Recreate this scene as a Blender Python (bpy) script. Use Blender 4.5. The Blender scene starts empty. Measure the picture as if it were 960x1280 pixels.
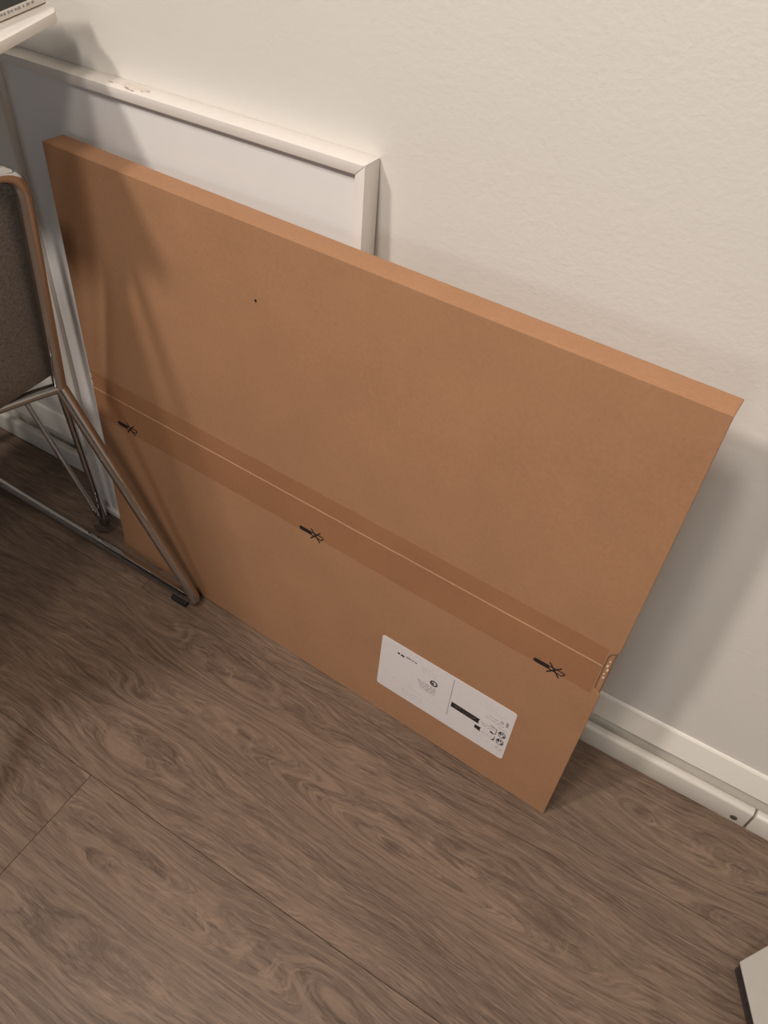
import bpy, bmesh, math, random
from mathutils import Vector, Matrix
random.seed(7)
SC = bpy.context.scene
COL = SC.collection
S = 0.76            # one working unit (the long side of the big carton) in metres

# ------------------------------------------------------------------ camera
cam = bpy.data.objects.new('camera', bpy.data.cameras.new('camera')); COL.objects.link(cam)
cam.location = Vector((0.5023, -0.8136, 1.3314)) * S
cam.rotation_euler = (0.7419, -0.0387, 0.5512)
cam.data.sensor_fit = 'HORIZONTAL'; cam.data.sensor_width = 36.0
cam.data.lens = 36.0 * 992.7 / 960.0
cam.data.clip_start = 0.02
SC.camera = cam

# ------------------------------------------------------------------ light
SC.view_settings.view_transform = 'Standard'; SC.view_settings.look = 'None'
SC.view_settings.gamma = 1.0; SC.view_settings.use_curve_mapping = False
SC.view_settings.exposure = 0.2
w = bpy.data.worlds.new('world'); SC.world = w; w.use_nodes = True
w.node_tree.nodes['Background'].inputs[0].default_value = (0.9, 0.85, 0.8, 1)
w.node_tree.nodes['Background'].inputs[1].default_value = 0.1
def lamp(name, loc, target, size, watts, colour, spread=180):
    l = bpy.data.lights.new(name, 'AREA'); l.shape = 'DISK'; l.size = size * S
    l.energy = watts; l.color = colour; l.spread = math.radians(spread)
    o = bpy.data.objects.new(name, l); COL.objects.link(o)
    o.location = Vector(loc) * S
    o.rotation_euler = (Vector(target) - Vector(loc)).to_track_quat('-Z', 'Y').to_euler()
    return o
WARM = (1.0, 0.905, 0.825)
lamp('ceiling_lamp', (0.0, -1.45, 3.12), (0.5, -0.1, 0.5), 0.4, 6.0, WARM, 115)
lamp('spot_or_fill', (-0.95, -1.95, 3.1), (0.35, -0.1, 0.5), 0.3, 9.0, WARM, 115)
lamp('spot_or_fill', (0.95, -1.95, 3.1), (0.5, -0.1, 0.5), 0.4, 5.0, WARM, 125)  # added fill lamp, lifts the shade right of the carton
lamp('far_lamp', (0.2, -3.9, 1.5), (0.2, 0, 0.7), 0.9, 5.5, (0.86, 0.93, 1.0))

# ------------------------------------------------------------------ materials
class NT:
    def __init__(s, name):
        s.m = bpy.data.materials.new(name); s.m.use_nodes = True
        s.t = s.m.node_tree; s.b = s.t.nodes['Principled BSDF']
    def n(s, t, **kw):
        nd = s.t.nodes.new(t)
        for k, v in kw.items(): setattr(nd, k, v)
        return nd
    def put(s, sock, v):
        if hasattr(v, 'is_output'): s.t.links.new(v, sock)
        else: sock.default_value = v
    def math(s, op, a, b=0.0, c=None):
        nd = s.n('ShaderNodeMath', operation=op); s.put(nd.inputs[0], a); s.put(nd.inputs[1], b)
        if c is not None: s.put(nd.inputs[2], c)
        return nd.outputs[0]
    def xyz(s, x, y, z):
        nd = s.n('ShaderNodeCombineXYZ'); s.put(nd.inputs[0], x); s.put(nd.inputs[1], y); s.put(nd.inputs[2], z)
        return nd.outputs[0]
    def noise(s, vec, scale=1.0, detail=2.0, rough=0.5, dist=0.0):
        nd = s.n('ShaderNodeTexNoise'); s.put(nd.inputs['Vector'], vec)
        nd.inputs['Scale'].default_value = scale; nd.inputs['Detail'].default_value = detail
        nd.inputs['Roughness'].default_value = rough; nd.inputs['Distortion'].default_value = dist
        return nd.outputs[0]
    def mix(s, f, a, b):
        nd = s.n('ShaderNodeMix', data_type='RGBA'); s.put(nd.inputs[0], f)
        s.put(nd.inputs[6], a if hasattr(a, 'is_output') else (*a, 1)); s.put(nd.inputs[7], b if hasattr(b, 'is_output') else (*b, 1))
        return nd.outputs[2]
    def ramp(s, f, lo, hi):
        nd = s.n('ShaderNodeMapRange'); s.put(nd.inputs[0], f); nd.inputs[1].default_value = lo; nd.inputs[2].default_value = hi
        return nd.outputs[0]
    def pos(s):
        g = s.n('ShaderNodeNewGeometry'); v = s.n('ShaderNodeVectorMath', operation='SCALE')
        s.put(v.inputs[0], g.outputs['Position']); v.inputs['Scale'].default_value = 1.0 / S
        return v.outputs[0]
    def sep(s, v):
        nd = s.n('ShaderNodeSeparateXYZ'); s.put(nd.inputs[0], v); return nd.outputs
    def bump(s, h, strength, dist):
        nd = s.n('ShaderNodeBump'); s.put(nd.inputs['Height'], h)
        nd.inputs['Strength'].default_value = strength; nd.inputs['Distance'].default_value = dist
        s.put(s.b.inputs['Normal'], nd.outputs[0])
def plain(name, c, rough=0.5, metal=0.0, var=0.04, scale=60.0, spec=0.5):
    m = NT(name); f = m.noise(m.pos(), scale, 3.0)
    m.put(m.b.inputs['Base Color'], m.mix(f, tuple(x * (1 - var) for x in c), tuple(min(1, x * (1 + var)) for x in c)))
    m.b.inputs['Roughness'].default_value = rough; m.b.inputs['Metallic'].default_value = metal
    m.b.inputs['Specular IOR Level'].default_value = spec
    return m.m

# painted wall: fine orange-peel relief
def wall_mat():
    m = NT('wall_paint'); p = m.pos()
    f = m.noise(p, 1.6, 2.0)
    m.put(m.b.inputs['Base Color'], m.mix(f, (0.73, 0.70, 0.645), (0.77, 0.74, 0.69)))
    m.b.inputs['Roughness'].default_value = 0.55; m.b.inputs['Specular IOR Level'].default_value = 0.3
    h = m.math('ADD', m.noise(p, 150.0, 3.0, 0.6), m.math('MULTIPLY', m.noise(p, 45.0, 2.0), 0.8))
    m.bump(h, 0.22, 0.0016)
    return m.m
# oak-print laminate: streaks and flame figures drawn by contour lines of a smooth field
def oak_mat():
    m = NT('oak_laminate'); p = m.pos(); x, y, z = m.sep(p)
    rnd = m.math('MULTIPLY', m.n('ShaderNodeObjectInfo').outputs['Random'], 37.0)
    n1 = m.math('SUBTRACT', m.noise(m.xyz(m.math('MULTIPLY', x, 1.7), m.math('MULTIPLY', y, 6.0), rnd), 1.0, 2.0), 0.5)
    n2 = m.math('SUBTRACT', m.noise(m.xyz(m.math('MULTIPLY', x, 9.0), m.math('MULTIPLY', y, 22.0), rnd), 1.0, 2.0), 0.5)
    F = m.math('ADD', m.math('MULTIPLY', y, 30.0), m.math('MULTIPLY', n1, 5.0))
    F = m.math('MULTIPLY_ADD', n2, 0.6, F)
    # figures: x, y, half-length, half-width, height
    figs = [(0.31, -0.374, 0.23, 0.030, 3.0), (0.50, -0.376, 0.20, 0.018, 1.2), (0.13, -0.345, 0.14, 0.026, -1.2),
            (-0.30, -0.258, 0.09, 0.024, 1.2), (-0.15, -0.285, 0.15, 0.028, 1.5), (-0.03, -0.325, 0.15, 0.026, -1.5),
            (-0.225, -0.392, 0.07, 0.022, 1.3), (-0.12, -0.43, 0.10, 0.036, -0.9), (-0.17, -0.50, 0.14, 0.03, 0.9),
            (0.14, -0.650, 0.30, 0.036, 3.2), (0.34, -0.60, 0.07, 0.05, -1.0), (-0.12, -0.80, 0.28, 0.045, 1.6),
            (0.72, -0.125, 0.14, 0.026, 1.5), (0.63, -0.098, 0.03, 0.012, 1.0), (0.85, -0.17, 0.18, 0.03, -1.1)]
    for fx, fy, sx, sy, a in figs:
        dx = m.math('MULTIPLY', m.math('SUBTRACT', x, fx), 1.0 / sx); dy = m.math('MULTIPLY', m.math('SUBTRACT', y, fy), 1.0 / sy)
        r = m.math('ADD', m.math('MULTIPLY', dx, dx), m.math('MULTIPLY', dy, dy))
        F = m.math('MULTIPLY_ADD', m.math('EXPONENT', m.math('MULTIPLY', r, -1.0)), a, F)
    mask = None
    for fx, fy, sx, sy, a in figs:
        dx = m.math('MULTIPLY', m.math('SUBTRACT', x, fx), 0.8 / sx); dy = m.math('MULTIPLY', m.math('SUBTRACT', y, fy), 0.7 / sy)
        e = m.math('EXPONENT', m.math('MULTIPLY', m.math('ADD', m.math('MULTIPLY', dx, dx), m.math('MULTIPLY', dy, dy)), -1.0))
        mask = e if mask is None else m.math('MAXIMUM', mask, e)
    fl = m.math('SINE', m.math('MULTIPLY', F, 2 * math.pi * 1.35))
    flame = m.math('MULTIPLY', m.ramp(fl, 0.35, 1.0), mask)
    ring = m.noise(m.xyz(m.math('MULTIPLY', F, 1.7), m.math('MULTIPLY', x, 2.2), rnd), 1.0, 4.0, 0.6)
    st = m.noise(m.xyz(m.math('MULTIPLY', x, 13.0), m.math('MULTIPLY', F, 8.0), rnd), 1.0, 5.0, 0.75)
    pores = m.noise(m.xyz(m.math('MULTIPLY', x, 18.0), m.math('MULTIPLY_ADD', F, 2.0, m.math('MULTIPLY', y, 240.0)), rnd), 1.0, 3.0, 0.7)
    tone = m.noise(m.xyz(m.math('MULTIPLY', x, 2.0), m.math('MULTIPLY', y, 7.0), rnd), 1.0, 2.0)
    f = m.math('MULTIPLY_ADD', m.ramp(ring, 0.36, 0.64), 0.30, m.math('MULTIPLY', m.ramp(st, 0.36, 0.64), 0.46))
    f = m.math('MULTIPLY_ADD', m.ramp(tone, 0.3, 0.7), 0.24, f)
    c = m.mix(f, OAK_DARK, OAK_LIGHT)
    c = m.mix(m.math('MULTIPLY', m.ramp(pores, 0.52, 0.66), 0.55), c, OAK_PORE)
    fib = m.noise(m.xyz(m.math('MULTIPLY', x, 17.0), m.math('MULTIPLY_ADD', F, 6.0, m.math('MULTIPLY', y, 150.0)), m.math('ADD', rnd, 5.0)), 1.0, 4.0, 0.75)
    c = m.mix(m.math('MULTIPLY', m.ramp(fib, 0.53, 0.63), 0.42), c, OAK_FIBRE)
    c = m.mix(m.math('MULTIPLY', flame, 0.55), c, OAK_LIGHT)
    for fx, fy in ((0.306, -0.375), (-0.335, -0.245), (-0.226, -0.388), (0.637, -0.097)):      # small knots
        dx = m.math('MULTIPLY', m.math('SUBTRACT', x, fx), 1 / 0.016); dy = m.math('MULTIPLY', m.math('SUBTRACT', y, fy), 1 / 0.009)
        r = m.math('MULTIPLY_ADD', n2, 1.2, m.math('ADD', m.math('MULTIPLY', dx, dx), m.math('MULTIPLY', dy, dy)))
        c = m.mix(m.math('MULTIPLY', m.math('EXPONENT', m.math('MULTIPLY', r, -1.0)), 0.6), c, (0.07, 0.045, 0.03))
    m.put(m.b.inputs['Base Color'], c)
    m.put(m.b.inputs['Roughness'], m.math('MULTIPLY_ADD', st, 0.2, 0.38))
    m.b.inputs['Specular IOR Level'].default_value = 0.4
    m.bump(m.math('ADD', st, pores), 0.25, 0.0006)
    return m.m
OAK_FIBRE = (0.345, 0.240, 0.170)
OAK_DARK, OAK_LIGHT, OAK_PORE = (0.064, 0.039, 0.027), (0.275, 0.187, 0.132), (0.060, 0.037, 0.026)
def kraft_mat(name, c, rough=0.75, spec=0.3):
    m = NT(name); p = m.pos()
    a = m.noise(p, 9.0, 3.0); b = m.noise(p, 190.0, 3.0, 0.7)
    f = m.math('MULTIPLY_ADD', a, 0.45, m.math('MULTIPLY', b, 0.55))
    m.put(m.b.inputs['Base Color'], m.mix(m.ramp(f, 0.3, 0.7), tuple(k * 0.9 for k in c), tuple(k * 1.1 for k in c)))
    m.b.inputs['Roughness'].default_value = rough; m.b.inputs['Specular IOR Level'].default_value = spec
    m.bump(b, 0.12, 0.0004)
    return m.m
def fabric_mat():
    m = NT('grey_woven_fabric'); p = m.pos(); x, y, z = m.sep(p)
    warp = m.noise(m.xyz(m.math('MULTIPLY', x, 160.0), m.math('MULTIPLY', y, 160.0), m.math('MULTIPLY', z, 900.0)), 1.0, 2.0)
    weft = m.noise(m.xyz(m.math('MULTIPLY', x, 900.0), m.math('MULTIPLY', y, 900.0), m.math('MULTIPLY', z, 160.0)), 1.0, 2.0)
    f = m.ramp(m.math('ADD', warp, weft), 0.7, 1.3)
    m.put(m.b.inputs['Base Color'], m.mix(f, (0.13, 0.12, 0.11), (0.33, 0.31, 0.29)))
    m.b.inputs['Roughness'].default_value = 0.95; m.b.inputs['Specular IOR Level'].default_value = 0.15
    m.bump(f, 0.4, 0.0006)
    return m.m
def chrome_mat():
    m = NT('chrome'); f = m.noise(m.pos(), 40.0, 2.0)
    m.b.inputs['Base Color'].default_value = (0.56, 0.55, 0.54, 1); m.b.inputs['Metallic'].default_value = 1.0
    m.put(m.b.inputs['Roughness'], m.math('MULTIPLY_ADD', f, 0.04, 0.03))
    return m.m
def clear_mat(name, tint, gloss_rough, fres):
    m = NT(name); t = m.t; t.nodes.remove(m.b)
    tr = m.n('ShaderNodeBsdfTransparent'); tr.inputs[0].default_value = (*tint, 1)
    gl = m.n('ShaderNodeBsdfGlossy'); m.put(gl.inputs['Roughness'], m.math('MULTIPLY_ADD', m.noise(m.pos(), 30.0), 0.02, gloss_rough))
    fr = m.n('ShaderNodeFresnel'); fr.inputs[0].default_value = fres
    mx = m.n('ShaderNodeMixShader'); bk = m.n('ShaderNodeNewGeometry').outputs['Backfacing']; m.put(mx.inputs[0], m.math('MULTIPLY', fr.outputs[0], m.math('SUBTRACT', 1.0, bk))); t.links.new(tr.outputs[0], mx.inputs[1]); t.links.new(gl.outputs[0], mx.inputs[2])
    t.links.new(mx.outputs[0], t.nodes['Material Output'].inputs[0])
    return m.m
M = dict(
    wall=wall_mat(), oak=oak_mat(), subfloor=plain('dark_underlay', (0.03, 0.022, 0.017), 0.9),
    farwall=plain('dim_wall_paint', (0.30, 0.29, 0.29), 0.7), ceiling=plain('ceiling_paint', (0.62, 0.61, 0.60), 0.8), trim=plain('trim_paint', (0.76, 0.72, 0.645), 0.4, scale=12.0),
    kraft=kraft_mat('kraft_board', (0.390, 0.206, 0.109)), tape=kraft_mat('brown_packing_tape', (0.348, 0.166, 0.081), 0.5, 0.4),
    crease=kraft_mat('torn_kraft_edge', (0.50, 0.31, 0.19)), torn=plain('torn_paper', (0.72, 0.6, 0.48), 0.9),
    paper=plain('label_paper', (0.76, 0.71, 0.70), 0.55), ink=plain('black_ink', (0.014, 0.011, 0.010), 0.5),
    greyink=plain('grey_ink', (0.36, 0.325, 0.32), 0.6), paleink=plain('pale_ink', (0.54, 0.49, 0.48), 0.6),
    frame=plain('white_lacquer', (0.78, 0.74, 0.69), 0.35, var=0.02), backing=plain('white_backing_paper', (0.84, 0.82, 0.80), 0.8, var=0.02),
    pane=clear_mat('acrylic_pane', (0.985, 0.985, 0.985), 0.02, 1.3), disc=clear_mat('clear_plastic', (0.84, 0.83, 0.82), 0.06, 1.7),
    chrome=chrome_mat(), fabric=fabric_mat(), rubber=plain('black_rubber', (0.012, 0.012, 0.012), 0.6),
    residue=plain('tape_residue', (0.69, 0.62, 0.56), 0.7, var=0.12, scale=90.0), fleck=plain('brown_fleck', (0.42, 0.32, 0.25), 0.8),
    steel=plain('worn_screw', (0.10, 0.08, 0.06), 0.5, 0.4), table=plain('white_tabletop', (0.78, 0.74, 0.68), 0.4, var=0.02),
    cover=plain('black_book_cover', (0.03, 0.034, 0.03), 0.35, var=0.5, scale=70.0), pages=plain('book_spine_white', (0.78, 0.74, 0.67), 0.6),
    whiteprint=plain('pale_print', (0.42, 0.43, 0.40), 0.5), darkbase=plain('dark_glossy_plastic', (0.03, 0.025, 0.028), 0.18),
    lid=plain('shaded_white_lid', (0.47, 0.44, 0.40), 0.5), brownlayer=plain('brown_layer', (0.26, 0.17, 0.10), 0.8),  # lid: white greyed down, shade put into its colour
)

# ------------------------------------------------------------------ builders (working units, world axes)
class MB:
    def __init__(s): s.v = []; s.f = []
    def add(s, vs, fs):
        o = len(s.v); s.v += [Vector(v) for v in vs]; s.f += [tuple(i + o for i in f) for f in fs]; return s
    def hexa(s, c):       # c: 4 bottom corners counter-clockwise, 4 top corners
        return s.add(c, [(3, 2, 1, 0), (4, 5, 6, 7), (0, 1, 5, 4), (1, 2, 6, 5), (2, 3, 7, 6), (3, 0, 4, 7)])
    def box(s, x0, x1, y0, y1, z0, z1):
        return s.hexa([(x0, y0, z0), (x1, y0, z0), (x1, y1, z0), (x0, y1, z0), (x0, y0, z1), (x1, y0, z1), (x1, y1, z1), (x0, y1, z1)])
    def prism(s, lo, hi):  # two matching rings
        n = len(lo)
        return s.add(list(lo) + list(hi), [tuple(range(n))[::-1], tuple(range(n, 2 * n))] + [(i, (i + 1) % n, n + (i + 1) % n, n + i) for i in range(n)])
    def tube(s, pts, r, n=14, closed=False, cap=True):
        pts = [Vector(p) for p in pts]; rings = []; up = None
        N = len(pts)
        for i, p in enumerate(pts):
            a = pts[(i - 1) % N] if (closed or i > 0) else p; b = pts[(i + 1) % N] if (closed or i < N - 1) else p
            t = (b - a).normalized()
            if up is None:
                up = t.orthogonal().normalized()
            up = (up - t * up.dot(t)).normalized(); sd = t.cross(up)
            rings.append([p + (up * math.cos(k * 2 * math.pi / n) + sd * math.sin(k * 2 * math.pi / n)) * r for k in range(n)])
        o = len(s.v)
        for rg in rings: s.v += rg
        for i in range(N if closed else N - 1):
            j = (i + 1) % N
            for k in range(n): s.f.append((o + i * n + k, o + i * n + (k + 1) % n, o + j * n + (k + 1) % n, o + j * n + k))
        if cap and not closed:
            s.f.append(tuple(o + k for k in range(n))[::-1]); s.f.append(tuple(o + (N - 1) * n + k for k in range(n)))
        return s
    def lathe(s, c, prof, n=28):   # prof: (radius, z)
        o = len(s.v)
        for r, z in prof: s.v += [Vector((c[0] + r * math.cos(k * 2 * math.pi / n), c[1] + r * math.sin(k * 2 * math.pi / n), c[2] + z)) for k in range(n)]
        for i in range(len(prof) - 1):
            for k in range(n): s.f.append((o + i * n + k, o + i * n + (k + 1) % n, o + (i + 1) * n + (k + 1) % n, o + (i + 1) * n + k))
        s.f.append(tuple(o + k for k in range(n))[::-1]); s.f.append(tuple(o + (len(prof) - 1) * n + k for k in range(n)))
        return s
    def build(s, name, mat, parent=None, origin=None, bevel=0.0, seg=2, smooth=False, angle=35):
        if origin is None: origin = parent['_o'] if parent is not None else (0, 0, 0)
        og = Vector(origin); me = bpy.data.meshes.new(name)
        me.from_pydata([(v - og) * S for v in s.v], [], s.f)
        bm = bmesh.new(); bm.from_mesh(me); bmesh.ops.recalc_face_normals(bm, faces=bm.faces)
        if bevel:
            es = [e for e in bm.edges if len(e.link_faces) == 2 and e.calc_face_angle(0) > 0.6]
            bmesh.ops.bevel(bm, geom=es, offset=bevel * S, segments=seg, affect='EDGES', profile=0.5, clamp_overlap=True)
        if smooth:
            for f in bm.faces: f.smooth = True
            for e in bm.edges:
                if len(e.link_faces) == 2 and e.calc_face_angle(0) > math.radians(angle): e.smooth = False
        bm.to_mesh(me); bm.free(); me.materials.append(mat)
        ob = bpy.data.objects.new(name, me); COL.objects.link(ob); ob['_o'] = tuple(origin)
        if parent is not None:
            ob.parent = parent; ob.location = (og - Vector(parent['_o'])) * S
        else: ob.location = og * S
        return ob
def thing(name, origin, label, cat, group=None):
    o = bpy.data.objects.new(name, None); COL.objects.link(o); o.location = Vector(origin) * S; o['_o'] = tuple(origin)
    o.empty_display_size = 0.05; o['label'] = label; o['category'] = cat
    if group: o['group'] = group
    return o
def fillet(pts, rad, n=8):
    pts = [Vector(p) for p in pts]; out = [pts[0]]
    for i in range(1, len(pts) - 1):
        a, p, b = pts[i - 1], pts[i], pts[i + 1]; r = rad[i - 1] if isinstance(rad, (list, tuple)) else rad
        d1, d2 = (a - p).normalized(), (b - p).normalized(); half = d1.angle(d2) / 2
        t = min(r / math.tan(half), (a - p).length * 0.48, (b - p).length * 0.48)
        p0, p2 = p + d1 * t, p + d2 * t
        for k in range(n + 1):
            q = k / n
            out.append(p0 * (1 - q) ** 2 + p * 2 * q * (1 - q) + p2 * q * q)
    out.append(pts[-1]); return out

# ------------------------------------------------------------------ room shell
XL, XR, YF, ZC = -2.6, 2.4, -4.2, 3.2
def struct(name, mb, mat, **k):
    o = mb.build(name, mat, **k); o['kind'] = 'structure'; return o
floor = struct('floor', MB().box(XL, XR, YF, 0.06, -0.06, -0.013), M['subfloor'], origin=(0, 0, 0))
rows = [0.06, -0.2045, -0.5485, -0.8925, -1.2365, -1.5805, -1.9245, -2.2685, -2.6125, -2.9565, -3.3005, -3.6445, -3.9885, YF]
first = [1.75, 1.32, -0.192, 0.9, 0.2, 1.5, -0.4, 0.7, 1.9, 0.1, 1.2, -0.3, 0.6]
for r in range(len(rows) - 1):
    cuts = [XL] + sorted([first[r] + k * 2.15 for k in (-2, -1, 0, 1) if XL + 0.15 < first[r] + k * 2.15 < XR - 0.15]) + [XR]
    for a, b in zip(cuts, cuts[1:]):
        g = 0.0003
        MB().box(a + g, b - g, rows[r + 1] + g, rows[r] - g, -0.013, 0.0).build('plank', M['oak'], floor, origin=(a, rows[r + 1], 0), bevel=0.0006, seg=1)
struct('wall_back', MB().box(XL, XR, 0.0, 0.1, 0.0, ZC), M['wall'], origin=(0, 0, 0))
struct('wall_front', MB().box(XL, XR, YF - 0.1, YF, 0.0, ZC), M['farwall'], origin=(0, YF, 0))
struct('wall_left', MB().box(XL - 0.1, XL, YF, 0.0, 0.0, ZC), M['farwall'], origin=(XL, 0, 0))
struct('wall_right', MB().box(XR, XR + 0.1, YF, 0.0, 0.0, ZC), M['wall'], origin=(XR, 0, 0))
struct('ceiling', MB().box(XL, XR, YF, 0.0, ZC, ZC + 0.1), M['ceiling'], origin=(0, 0, ZC))
def along_x(prof, x0, x1): return MB().prism([(x0, y, z) for y, z in prof], [(x1, y, z) for y, z in prof])
skirt = [(-0.0005, 0.0), (-0.0005, 0.1325), (-0.0032, 0.1310), (-0.0058, 0.1285), (-0.0205, 0.0895), (-0.0190, 0.0860), (-0.0030, 0.0600), (-0.0030, 0.0)]
base = struct('baseboard_back', along_x(skirt, XL, XR), M['trim'], origin=(0, 0, 0))
shoe = [(-0.0125, 0.0), (-0.0125, 0.050), (-0.0150, 0.053)] + [(-0.0210 - 0.0070 * math.sin(t), 0.0460 + 0.0070 * math.cos(t)) for t in [k * math.pi / 10 for k in range(6)]] + [(-0.028, 0.0)]
XJ = 0.7965
for a, b in ((XL, XJ - 0.0018), (XJ + 0.0018, XR)):
    along_x(shoe, a, b).build('shoe_moulding', M['trim'], base, bevel=0.0018, seg=2, smooth=True, angle=40)
sc = MB().lathe((0, 0, 0), [(0.0062, 0.0), (0.0058, 0.0012), (0.0040, 0.0022), (0.0022, 0.0012)], 14)
sc.v = [Vector((0.774 + v.x, -0.0278 - v.z, 0.0155 + v.y)) for v in sc.v]
sc.build('screw_head', M['steel'], base, smooth=True)

# ------------------------------------------------------------------ big flat carton leaning on the frame
YAW, LEAN = -0.0496, 0.0706
BL, BH, BT = 1.0, 0.8445, 0.037
UX = Vector((math.cos(YAW), math.sin(YAW), 0)); NN = Vector((-math.sin(YAW), math.cos(YAW), 0))
UP = Vector((0, 0, 1)) * math.cos(LEAN) + NN * math.sin(LEAN)
BK = NN * math.cos(LEAN) - Vector((0, 0, 1)) * math.sin(LEAN)
B0 = Vector((-0.5, -0.1045, 0.0)) - BK * BT          # front lower left corner
def bp(u, v, wd):                                     # wd: height above the front face (towards the room)
    k = (1 - u) * v / BH                              # the carton is a little out of square
    return B0 + UX * (u + 0.0062 * k) + UP * (v - 0.0043 * k) - BK * wd
carton = thing('cardboard_box', (0, -0.15, 0), 'large flat brown cardboard box leaning against the wall in front of the white picture frame', 'box')
def slab(u0, u1, v0, v1, w0, w1):
    return MB().hexa([bp(u0, v0, w0), bp(u1, v0, w0), bp(u1, v0, w1), bp(u0, v0, w1), bp(u0, v1, w0), bp(u1, v1, w0), bp(u1, v1, w1), bp(u0, v1, w1)])
FT = 0.0032
def sheet(poly, w0, w1):   # poly of (u, v) counter-clockwise seen from the room
    return MB().prism([bp(u, v, w0) for u, v in poly], [bp(u, v, w1) for u, v in poly])
slab(0.0035, 0.9965, 0.0, BH - FT, -BT + 0.0, -FT).build('body', M['kraft'], carton, bevel=0.001)
slab(0.0, 1.0, BH - FT, BH, -BT, -FT).build('top_panel', M['kraft'], carton, bevel=0.0012)
VC = 0.4212
sheet([(0, VC + 0.0009), (0.9885, VC + 0.0009), (0.9885, 0.442), (0.991, 0.449), (0.9975, 0.4545), (1.0, 0.462), (1.0, BH), (0, BH)], -FT, 0.0).build('upper_flap', M['kraft'], carton, bevel=0.0010)
sheet([(0, 0), (1.0, 0), (1.0, 0.357), (0.9985, 0.362), (0.9895, 0.369), (0.9885, 0.376), (0.9885, VC - 0.0009), (0, VC - 0.0009)], -FT, 0.0).build('lower_flap', M['kraft'], carton, bevel=0.0010)
tape = MB(); N = 40; top, bot = [], []
for i in range(N + 1):
    u = 0.002 + 0.984 * i / N
    top.append((u, 0.4575 + 0.0006 * math.sin(i * 1.7))); bot.append((u, 0.357 + 0.0007 * math.sin(i * 2.3)))
sheet(bot + top[::-1], 0.0001, 0.0004).build('packing_tape', M['tape'], carton)
cr = []
for i in range(N + 1): cr.append((0.003 + 0.984 * i / N, VC + random.uniform(-0.0003, 0.0003)))
sheet([(u, v - 0.0009) for u, v in cr] + [(u, v + 0.0009) for u, v in cr[::-1]], 0.0003, 0.0011).build('fold_crease', M['crease'], carton)
for (u, v) in ((0.9935, 0.432), (0.9925, 0.422), (0.9945, 0.414), (0.9925, 0.404), (0.9935, 0.396)):   # torn bits in the notch
    e = random.uniform(0.0006, 0.0019)
    sheet([(u - e, v - e * 1.5), (u + e * 0.7, v - e), (u + e, v + e * 1.4), (u - e * 0.6, v + e)], -FT, -FT + 0.0012).build('torn_paper_scrap', M['torn'], carton)
for (u, v) in ((0.0022, 0.447), (0.0022, 0.431)):
    sheet([(u - 0.0017, v - 0.004), (u + 0.0015, v - 0.005), (u + 0.0012, v + 0.004), (u - 0.0012, v + 0.005)], 0.0003, 0.0009).build('torn_paper_scrap', M['torn'], carton)
pin = [(0.3926 + 0.0019 * math.cos(k * 0.785), 0.740 + 0.0023 * math.sin(k * 0.785)) for k in range(8)]
sheet(pin, 0.0, 0.0004).build('dark_speck', M['ink'], carton)
def stroke(mb, pts, wd, h0, h1):      # line with mitred sides on the carton front
    P = [Vector(p) for p in pts]
    L_, R_ = [], []
    for i, p in enumerate(P):
        a = P[max(i - 1, 0)]; b = P[min(i + 1, len(P) - 1)]; t = (b - a).normalized(); nn = Vector((-t.y, t.x)) * wd / 2
        L_.append(p + nn); R_.append(p - nn)
    for i in range(len(P) - 1):
        q = [R_[i], R_[i + 1], L_[i + 1], L_[i]]
        mb.prism([bp(c.x, c.y, h0) for c in q], [bp(c.x, c.y, h1) for c in q])
    return mb
for cu, cv in ((0.0775, 0.3670), (0.4955, 0.3615), (0.9215, 0.3617)):     # crossed-out knife printed three times
    k = MB(); h0, h1 = 0.0004, 0.0008
    hp = []
    for t in [math.pi / 2 + i * math.pi / 6 for i in range(7)]: hp.append((-0.0205 + 0.0040 * math.cos(t), 0.0003 + 0.0040 * math.sin(t)))
    hp += [(-0.001, -0.0038), (0.0008, -0.0030), (0.0008, 0.0030), (-0.001, 0.0042)]
    k.prism([bp(cu + x, cv + y, h0) for x, y in hp], [bp(cu + x, cv + y, h1) for x, y in hp])
    stroke(k, [(cu + x, cv + y) for x, y in ((0.0008, 0.0030), (0.012, 0.0036), (0.0225, 0.0040), (0.0245, 0.0030), (0.0235, 0.0004), (0.020, -0.0042), (0.012, -0.0035), (0.0008, -0.0028))], 0.0017, h0, h1)
    stroke(k, [(cu - 0.0005, cv + 0.0112), (cu + 0.0176, cv - 0.0112)], 0.0020, h0, h1 + 0.0001)
    stroke(k, [(cu - 0.0012, cv - 0.0112), (cu + 0.0176, cv + 0.0108)], 0.0020, h0, h1 + 0.0001)
    k.build('knife_symbol', M['ink'], carton)
# shipping label with its print
def rrect(u0, u1, v0, v1, r):
    o = []
    for cx, cy, a0 in ((u1 - r, v0 + r, -90), (u1 - r, v1 - r, 0), (u0 + r, v1 - r, 90), (u0 + r, v0 + r, 180)):
        for i in range(4):
            t = math.radians(a0 + 30 * i); o.append((cx + r * math.cos(t), cy + r * math.sin(t)))
    return o
LH = 0.0007
lab = sheet(rrect(0.6495, 0.9035, 0.0795, 0.2180, 0.005), 0.0, LH).build('shipping_label', M['paper'], carton)
I0, I1 = LH - 0.0001, LH + 0.0003
def ink(name, poly, mat='ink'): return sheet(poly, I0, I1).build(name, M[mat], lab)
def lines(name, segs, wd, mat): 
    k = MB()
    for s_ in segs: stroke(k, s_, wd, I0, I1)
    o = k.build(name, M[mat], lab)
    if name in ('print_line', 'heavy_print', 'banner_print'): o['kind'] = 'stuff'
    return o
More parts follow.
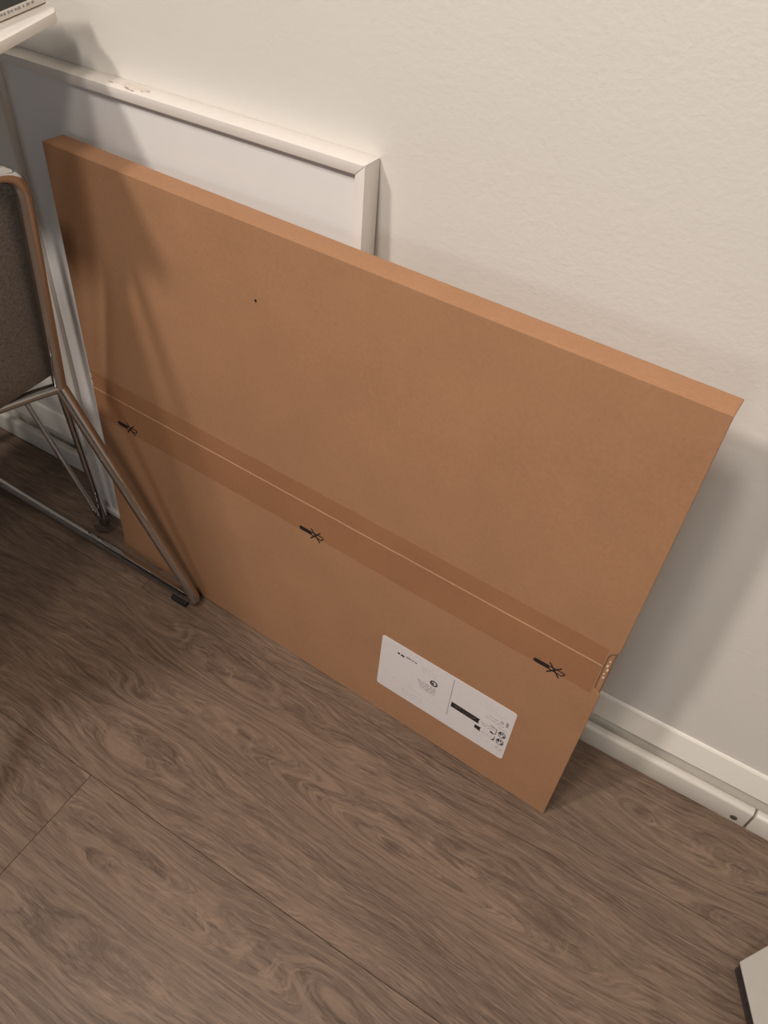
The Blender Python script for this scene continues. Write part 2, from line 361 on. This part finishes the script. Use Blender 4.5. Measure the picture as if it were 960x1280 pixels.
def words(u0, v0, u1, v1, wd, seed):      # a line of print too small to read: broken dashes
    rr = random.Random(seed); t = 0.0; o = []; L_ = math.hypot(u1 - u0, v1 - v0)
    while t < L_:
        e = min(L_, t + rr.uniform(0.003, 0.010)); f0, f1 = t / L_, e / L_
        o.append([(u0 + (u1 - u0) * f0, v0 + (v1 - v0) * f0), (u0 + (u1 - u0) * f1, v0 + (v1 - v0) * f1)]); t = e + rr.uniform(0.0012, 0.0026)
    return o
lines('divider_line', [[(0.7904, 0.2120), (0.7909, 0.1100)]], 0.0011, 'greyink')
ink('black_banner', [(0.7944, 0.1391), (0.8483, 0.1373), (0.8472, 0.1440), (0.8492, 0.1509), (0.7947, 0.1525)])
lines('banner_print', words(0.801, 0.1478, 0.842, 0.1462, 0, 3) + words(0.803, 0.1440, 0.838, 0.1425, 0, 4), 0.0013, 'fleck')
ink('black_banner', [(0.8428, 0.1222), (0.8547, 0.1193), (0.8529, 0.1250), (0.8546, 0.1308), (0.8430, 0.1304)])
lines('print_line', words(0.8518, 0.1465, 0.8690, 0.1478, 0, 5) + words(0.8540, 0.1425, 0.8690, 0.1415, 0, 6) + words(0.8573, 0.1225, 0.8745, 0.1228, 0, 7), 0.0013, 'greyink')
lines('bracket', [[(0.868, 0.1525), (0.8806, 0.1510), (0.8806, 0.1368), (0.8745, 0.1330)], [(0.8804, 0.1295), (0.8804, 0.1178), (0.8757, 0.1172)]], 0.0012, 'ink')
lines('print_line', words(0.870, 0.1490, 0.8785, 0.1478, 0, 8) + words(0.870, 0.1450, 0.8785, 0.1438, 0, 9), 0.0012, 'greyink')
ink('small_block', [(0.8702, 0.1342), (0.8755, 0.1330), (0.8762, 0.1365), (0.8708, 0.1385)])
ink('small_block', [(0.8757, 0.1178), (0.8800, 0.1178), (0.8800, 0.1215)])
def ell(cu, cv, ru, rv, n=20): return [(cu + ru * math.cos(k * 2 * math.pi / n), cv + rv * math.sin(k * 2 * math.pi / n)) for k in range(n + 1)]
for cu, cv in ((0.8909, 0.1445), (0.8911, 0.1236)):
    k = MB(); stroke(k, ell(cu, cv, 0.0062, 0.0078), 0.0012, I0, I1)
    for pl in ([(-0.0052, 0.001), (-0.002, -0.003), (-0.001, 0.004), (-0.004, 0.006)], [(0.000, 0.001), (0.0015, 0.000), (0.002, 0.005), (0.0, 0.006)], [(0.0015, -0.006), (0.005, -0.003), (0.0045, 0.002), (0.0025, -0.001)]):
        k.prism([bp(cu + a, cv + b_, I0) for a, b_ in pl], [bp(cu + a, cv + b_, I1) for a, b_ in pl])
    k.build('round_mark', M['ink'], lab)
lines('print_line', words(0.8573, 0.1690, 0.8904, 0.1672, 0, 11) + words(0.862, 0.1760, 0.880, 0.1745, 0, 12), 0.0014, 'greyink')
lines('print_line', words(0.8523, 0.1949, 0.8900, 0.1935, 0, 13) + words(0.8692, 0.1879, 0.8857, 0.1880, 0, 14) + words(0.8436, 0.1072, 0.8880, 0.1055, 0, 15), 0.0012, 'paleink')
lines('print_line', words(0.882, 0.160, 0.899, 0.158, 0, 16) + words(0.886, 0.1072, 0.8985, 0.1065, 0, 17) + words(0.886, 0.1025, 0.8985, 0.1015, 0, 18), 0.0013, 'greyink')
lines('small_symbol', [ell(0.8852, 0.1762, 0.0022, 0.0030, 10), [(0.8930, 0.1850), (0.8930, 0.1710)], [(0.8952, 0.1840), (0.8952, 0.1715)], [(0.8918, 0.1790), (0.8966, 0.1775)]], 0.0017, 'greyink')
lines('heavy_print', words(0.6824, 0.1945, 0.6953, 0.1935, 0, 21), 0.0042, 'ink')
lines('print_line', words(0.6990, 0.1962, 0.7205, 0.1955, 0, 22), 0.0017, 'ink')
lines('print_line', words(0.6880, 0.2012, 0.7190, 0.2005, 0, 23), 0.0012, 'paleink')
lines('print_line', sum([words(0.7296 + 0.001 * i, 0.1975 - 0.0042 * i, 0.7610, 0.1968 - 0.0042 * i, 0, 30 + i) for i in range(4)], []), 0.0014, 'paleink')
lines('print_line', sum([words(0.7265 + 0.0018 * i, 0.1575 - 0.0042 * i, 0.7628, 0.1567 - 0.0042 * i, 0, 40 + i) for i in range(5)], []), 0.0017, 'greyink')
rg = MB(); stroke(rg, ell(0.7568, 0.1700, 0.0060, 0.0060), 0.0026, I0, I1)
pl = [(-0.0050, -0.0010), (0.0005, -0.0045), (0.0002, 0.0010), (-0.0022, 0.0018)]
rg.prism([bp(0.7568 + a, 0.17 + b_, I0) for a, b_ in pl], [bp(0.7568 + a, 0.17 + b_, I1) for a, b_ in pl]); rg.build('ring_mark', M['ink'], lab)
lines('print_line', words(0.6600, 0.1248, 0.6850, 0.1240, 0, 51) + words(0.6878, 0.1218, 0.7815, 0.1183, 0, 52), 0.0012, 'paleink')
lines('stamp_outline', [[(0.7030, 0.1082), (0.7030, 0.0950), (0.7405, 0.0940), (0.7405, 0.1072)], [(0.7030, 0.1082), (0.7400, 0.1070)]] + words(0.706, 0.1035, 0.738, 0.1025, 0, 53) + words(0.710, 0.0990, 0.738, 0.0985, 0, 54), 0.0013, 'paleink')

# ------------------------------------------------------------------ white picture frame
FX0, FX1, FH, FD, FW = -0.628, 0.0163, 0.9225, 0.0345, 0.0140
FLEAN = math.atan2(0.0565, 0.92)
FU = Vector((0, math.sin(FLEAN), math.cos(FLEAN))); FN = Vector((0, -math.cos(FLEAN), math.sin(FLEAN)))   # up, towards the room
F0 = Vector((FX0, -0.0565 - 0.0002, 0.0))
def fp(u, v, d): return F0 + Vector((u, 0, 0)) + FU * v + FN * d
FWD = FX1 - FX0
frame = thing('picture_frame', (-0.3, -0.06, 0), 'large white picture frame with a clear pane leaning on the wall behind the cardboard box', 'picture frame')
def rail(a, b, c, d): return MB().prism([fp(u, v, 0) for u, v in (a, b, c, d)], [fp(u, v, FD) for u, v in (a, b, c, d)])
W2 = FWD
rail((0, FH), (FW, FH - FW), (W2 - FW, FH - FW), (W2, FH)).build('rail', M['frame'], frame, bevel=0.0016, seg=2, smooth=True)
rail((0, 0), (W2, 0), (W2 - FW, FW), (FW, FW)).build('rail', M['frame'], frame, bevel=0.0016, seg=2, smooth=True)
rail((0, 0), (FW, FW), (FW, FH - FW), (0, FH)).build('rail', M['frame'], frame, bevel=0.0016, seg=2, smooth=True)
rail((W2, 0), (W2, FH), (W2 - FW, FH - FW), (W2 - FW, FW)).build('rail', M['frame'], frame, bevel=0.0016, seg=2, smooth=True)
def fslab(u0, u1, v0, v1, d0, d1): return MB().hexa([fp(u0, v0, d0), fp(u1, v0, d0), fp(u1, v0, d1), fp(u0, v0, d1), fp(u0, v1, d0), fp(u1, v1, d0), fp(u1, v1, d1), fp(u0, v1, d1)])
fslab(FW - 0.003, W2 - FW + 0.003, FW - 0.003, FH - FW + 0.003, 0.010, 0.0255).build('backing_paper', M['backing'], frame)
fslab(FW - 0.002, W2 - FW + 0.002, FW - 0.002, FH - FW + 0.002, 0.0258, 0.0278).build('pane', M['pane'], frame)
rs = []
for i in range(18):                                  # remains of tape on the top rail
    t = i * 2 * math.pi / 18; rr = random.uniform(0.75, 1.1)
    rs.append((0.262 + 0.0335 * rr * math.copysign(abs(math.cos(t)) ** 0.6, math.cos(t)), 0.0150 + 0.0085 * rr * math.copysign(abs(math.sin(t)) ** 0.6, math.sin(t))))
MB().prism([fp(u, FH - 0.0001, d) for u, d in rs], [fp(u, FH + 0.0003, d) for u, d in rs]).build('tape_residue', M['residue'], frame)
for u, d, e in ((0.232, 0.022, 0.0028), (0.262, 0.0245, 0.0025), (0.268, 0.0275, 0.0030), (0.276, 0.0285, 0.0034), (0.294, 0.0175, 0.0024), (0.288, 0.0225, 0.0018)):
    q = [(u - e * 1.6, d), (u, d - e * 0.5), (u + e * 1.5, d + e * 0.1), (u + e * 0.3, d + e * 0.5)]
    MB().prism([fp(a, FH + 0.0001, b) for a, b in q], [fp(a, FH + 0.0006, b) for a, b in q]).build('brown_fleck', M['fleck'], frame)

# ------------------------------------------------------------------ white table, upper left
ZT, TT = 1.008, 0.0125
def tx(y): return -0.4295 - 0.297 * (y + 0.05)
table = thing('table', (-1.0, -0.35, 0), 'white tabletop on thin chrome rod legs at the upper left, books at its edge', 'table')
YN = -0.33
tp = [(-1.9, YN), (tx(YN), YN), (tx(-0.062), -0.062), (tx(-0.05) - 0.010, -0.05), (-1.9, -0.05)]
MB().prism([(x, y, ZT - TT) for x, y in tp], [(x, y, ZT) for x, y in tp]).build('tabletop', M['table'], table, bevel=0.0022, seg=2, smooth=True)
def hairpin(fx, fy, dx):
    leg = MB().tube(fillet([(fx - 0.018 * dx, fy, ZT - TT), (fx + 0.002, fy, 0.008), (fx, fy, 0.008)], 0.001, 3)[:-1], 0.0074, 12)
    leg = leg.build('leg', M['chrome'], table, smooth=True)
    MB().tube([(fx - 0.43 * dx, fy + 0.0, ZT - TT), (fx - 0.0145 * dx, fy, 0.012)], 0.0056, 12).build('brace_rod', M['chrome'], leg, smooth=True)
    MB().lathe((fx, fy, 0.0), [(0.024, 0.0), (0.026, 0.002), (0.026, 0.005), (0.022, 0.0075), (0.011, 0.009), (0.0095, 0.024), (0.007, 0.026)]).build('foot_disc', M['disc'], leg, smooth=True)
hairpin(-0.5825, -0.119, 1); hairpin(-1.13, -0.275, 0.4); hairpin(-1.78, -0.119, -1); hairpin(-1.78, -0.275, -1)

# books lying on the table edge
def bx_(y): return -0.459 - 0.193 * (y + 0.0467)
def book_ring(y0, y1, wdt): 
    n_ = Vector((-1, -0.193, 0)).normalized() * wdt
    a, b = Vector((bx_(y0), y0, 0)), Vector((bx_(y1), y1, 0)); return [a, b, b + n_, a + n_]
def flat(r, z0, z1): return MB().prism([p + Vector((0, 0, z0)) for p in r], [p + Vector((0, 0, z1)) for p in r])
b1 = thing('book', (-0.5, -0.2, ZT), 'thin white book with small dark print along its edge, lowest on the white table', 'book')
flat(book_ring(-0.046, -0.345, 0.2), ZT, ZT + 0.0015).build('bottom_layer', M['brownlayer'], b1)  # thin brown layer below the white block
flat([p + Vector((0.0012, 0, 0)) for p in book_ring(-0.045, -0.347, 0.2)], ZT + 0.0016, ZT + 0.0105).build('spine', M['pages'], b1, bevel=0.0008)
tb = MB(); rr = random.Random(5); y = -0.068
d_ = Vector((0.193, -1, 0)).normalized()
while y > -0.30:
    L_ = rr.uniform(0.0025, 0.006); a = Vector((bx_(y) + 0.0012, y, ZT + 0.0075)); nrm = Vector((1, 0.193, 0)).normalized()
    h = rr.uniform(0.0010, 0.0017)
    q = [a - Vector((0, 0, h)), a + d_ * L_ - Vector((0, 0, h)), a + d_ * L_ + Vector((0, 0, h)), a + Vector((0, 0, h))]
    tb.prism([p - nrm * 0.0002 for p in q], [p + nrm * 0.0004 for p in q]); y -= L_ + rr.uniform(0.0012, 0.0045)
tb.build('spine_print', M['greyink'], b1)
b2 = thing('book', (-0.5, -0.2, ZT + 0.0105), 'black book with pale marks lying on top of the thin white book', 'book')
flat([p + Vector((-0.0005, 0, 0)) for p in book_ring(-0.066, -0.345, 0.18)], ZT + 0.0106, ZT + 0.044).build('cover', M['cover'], b2, bevel=0.002)
for yy, zz, e in ((-0.152, 0.030, 0.004), (-0.140, 0.019, 0.0022), (-0.122, 0.030, 0.003), (-0.112, 0.024, 0.0018), (-0.098, 0.032, 0.003), (-0.165, 0.018, 0.002)):
    a = Vector((bx_(yy) - 0.0005, yy, ZT + zz)); nrm = Vector((1, 0.193, 0)).normalized()
    q = [a - Vector((0, 0, e)), a + d_ * e, a + d_ * e * 0.4 + Vector((0, 0, e * 1.3)), a - d_ * e * 0.6 + Vector((0, 0, e * 0.4))]
    MB().prism([p - nrm * 0.0002 for p in q], [p + nrm * 0.0004 for p in q]).build('pale_mark', M['whiteprint'], b2)

# ------------------------------------------------------------------ chair with chrome tube frame
chair = thing('chair', (-0.6, -0.47, 0), 'grey upholstered chair with a bent chrome tube frame standing left of the cardboard box', 'chair')
TR, ZR = 0.0108, 0.0165
YC = -0.47
def mir(p): return (p[0], 2 * YC - p[1], p[2])
A = (-0.266, -0.1785, ZR); J = (-0.457, -0.200, 0.496); T = (-0.385, -0.206, 0.880)
R0 = (-1.02, -0.1615, ZR); G0 = (-0.93, -0.17, 0.478)
for side in (0, 1):
    f_ = (lambda p: p) if side == 0 else mir
    MB().tube([f_(p) for p in fillet([G0, R0, A, J], [0.05, 0.022], 8)], TR, 16).build('leg_frame', M['chrome'], chair, smooth=True)
    q = (-0.262, -0.1735 , 0)
    xs = -0.309
    gb = MB().box(xs - 0.019, xs + 0.019, -0.0105, 0.0105, 0.0, ZR - 0.004)
    gb.v = [Vector((v.x, v.y + f_((0, -0.1835, 0))[1], v.z)) for v in gb.v]
    gb.build('rubber_glide', M['rubber'], chair, bevel=0.002)
    gb = MB().box(-0.95, -0.918, -0.0085, 0.0085, 0.0, ZR - 0.004)
    gb.v = [Vector((v.x, v.y + f_((0, -0.1605, 0))[1], v.z)) for v in gb.v]
    gb.build('rubber_glide', M['rubber'], chair, bevel=0.002)
MB().tube(fillet([J, T, mir(T), mir(J)], [0.05, 0.05], 10), TR, 16).build('back_frame', M['chrome'], chair, smooth=True)
K = (-0.481, -0.25, 0.496)
MB().tube(fillet([(-0.457, -0.203, 0.496), (-0.470, -0.23, 0.496), (-0.51, -0.33, 0.496), mir((-0.51, -0.33, 0.496)), mir((-0.470, -0.23, 0.496)), mir((-0.457, -0.203, 0.496))], 0.03, 5), 0.0095, 14).build('cross_bar', M['chrome'], chair, smooth=True)
def padded(c0, ax, ay, az, nx=14, ny=14, puff=0.006, corner=0.02):
    """soft pad: ax, ay span it, az is its thickness"""
    ax, ay, az, c0 = Vector(ax), Vector(ay), Vector(az), Vector(c0); mb = MB(); ids = {}
    n_ = az.normalized()
    for sgn in (0, 1):
        for i in range(nx + 1):
            for j in range(ny + 1):
                a, b = i / nx, j / ny
                e = min(a, 1 - a) * ax.length; g = min(b, 1 - b) * ay.length; d = min(e, g)
                k = 1 - max(0, 1 - d / corner) ** 2
                off = az * (0.5 + (sgn - 0.5) * (0.45 + 0.55 * k)) + n_ * (puff * (sgn * 2 - 1) * math.sin(math.pi * a) * math.sin(math.pi * b))
                ids[sgn, i, j] = len(mb.v); mb.v.append(c0 + ax * a + ay * b + off)
    for i in range(nx):
        for j in range(ny):
            for sgn in (0, 1): mb.f.append((ids[sgn, i, j], ids[sgn, i + 1, j], ids[sgn, i + 1, j + 1], ids[sgn, i, j + 1]))
    for i in range(nx):
        for j in (0, ny): mb.f.append((ids[0, i, j], ids[0, i + 1, j], ids[1, i + 1, j], ids[1, i, j]))
    for j in range(ny):
        for i in (0, nx): mb.f.append((ids[0, i, j], ids[0, i, j + 1], ids[1, i, j + 1], ids[1, i, j]))
    return mb
bl = Vector((-0.4725, -0.1900, 0.508)); upv = (Vector(T) - Vector(J)).normalized()
wid = Vector((0, 2 * (YC + 0.1900), 0))
thick = Vector((-upv.z, 0, upv.x)) * 0.03
padded(bl + Vector((0.006, 0, 0)), wid, upv * 0.352, thick).build('backrest', M['fabric'], chair, smooth=True, angle=60)
padded(Vector((-0.95, -0.2175, 0.488)), Vector((0.47, 0, 0.012)), wid, Vector((0, 0, 0.035))).build('seat', M['fabric'], chair, smooth=True, angle=60)

# ------------------------------------------------------------------ white lid on a dark low box, bottom right
box2 = thing('low_box', (0.98, -0.28, 0), 'low dark glossy box with flat white lid on the floor at bottom right', 'box')
c0 = Vector((0.8355, -0.2517, 0)); e1 = Vector((0.0306, 0.0445, 0)).normalized(); e2 = Vector((0.0383, -0.0691, 0)).normalized()
pq = [c0, c0 + e2 * 0.22, c0 + e2 * 0.22 + e1 * 0.20, c0 + e1 * 0.20]
cen = sum(pq, Vector()) / 4
MB().prism([p + Vector((0, 0, 0.031)) for p in pq], [p + Vector((0, 0, 0.035)) for p in pq]).build('lid', M['lid'], box2, bevel=0.0012)
pi = [p + (cen - p).normalized() * 0.003 for p in pq]
MB().prism([p for p in pi], [p + Vector((0, 0, 0.031)) for p in pi]).build('body', M['darkbase'], box2, bevel=0.004, seg=3, smooth=True)

for o in bpy.data.objects:
    if '_o' in o: del o['_o']
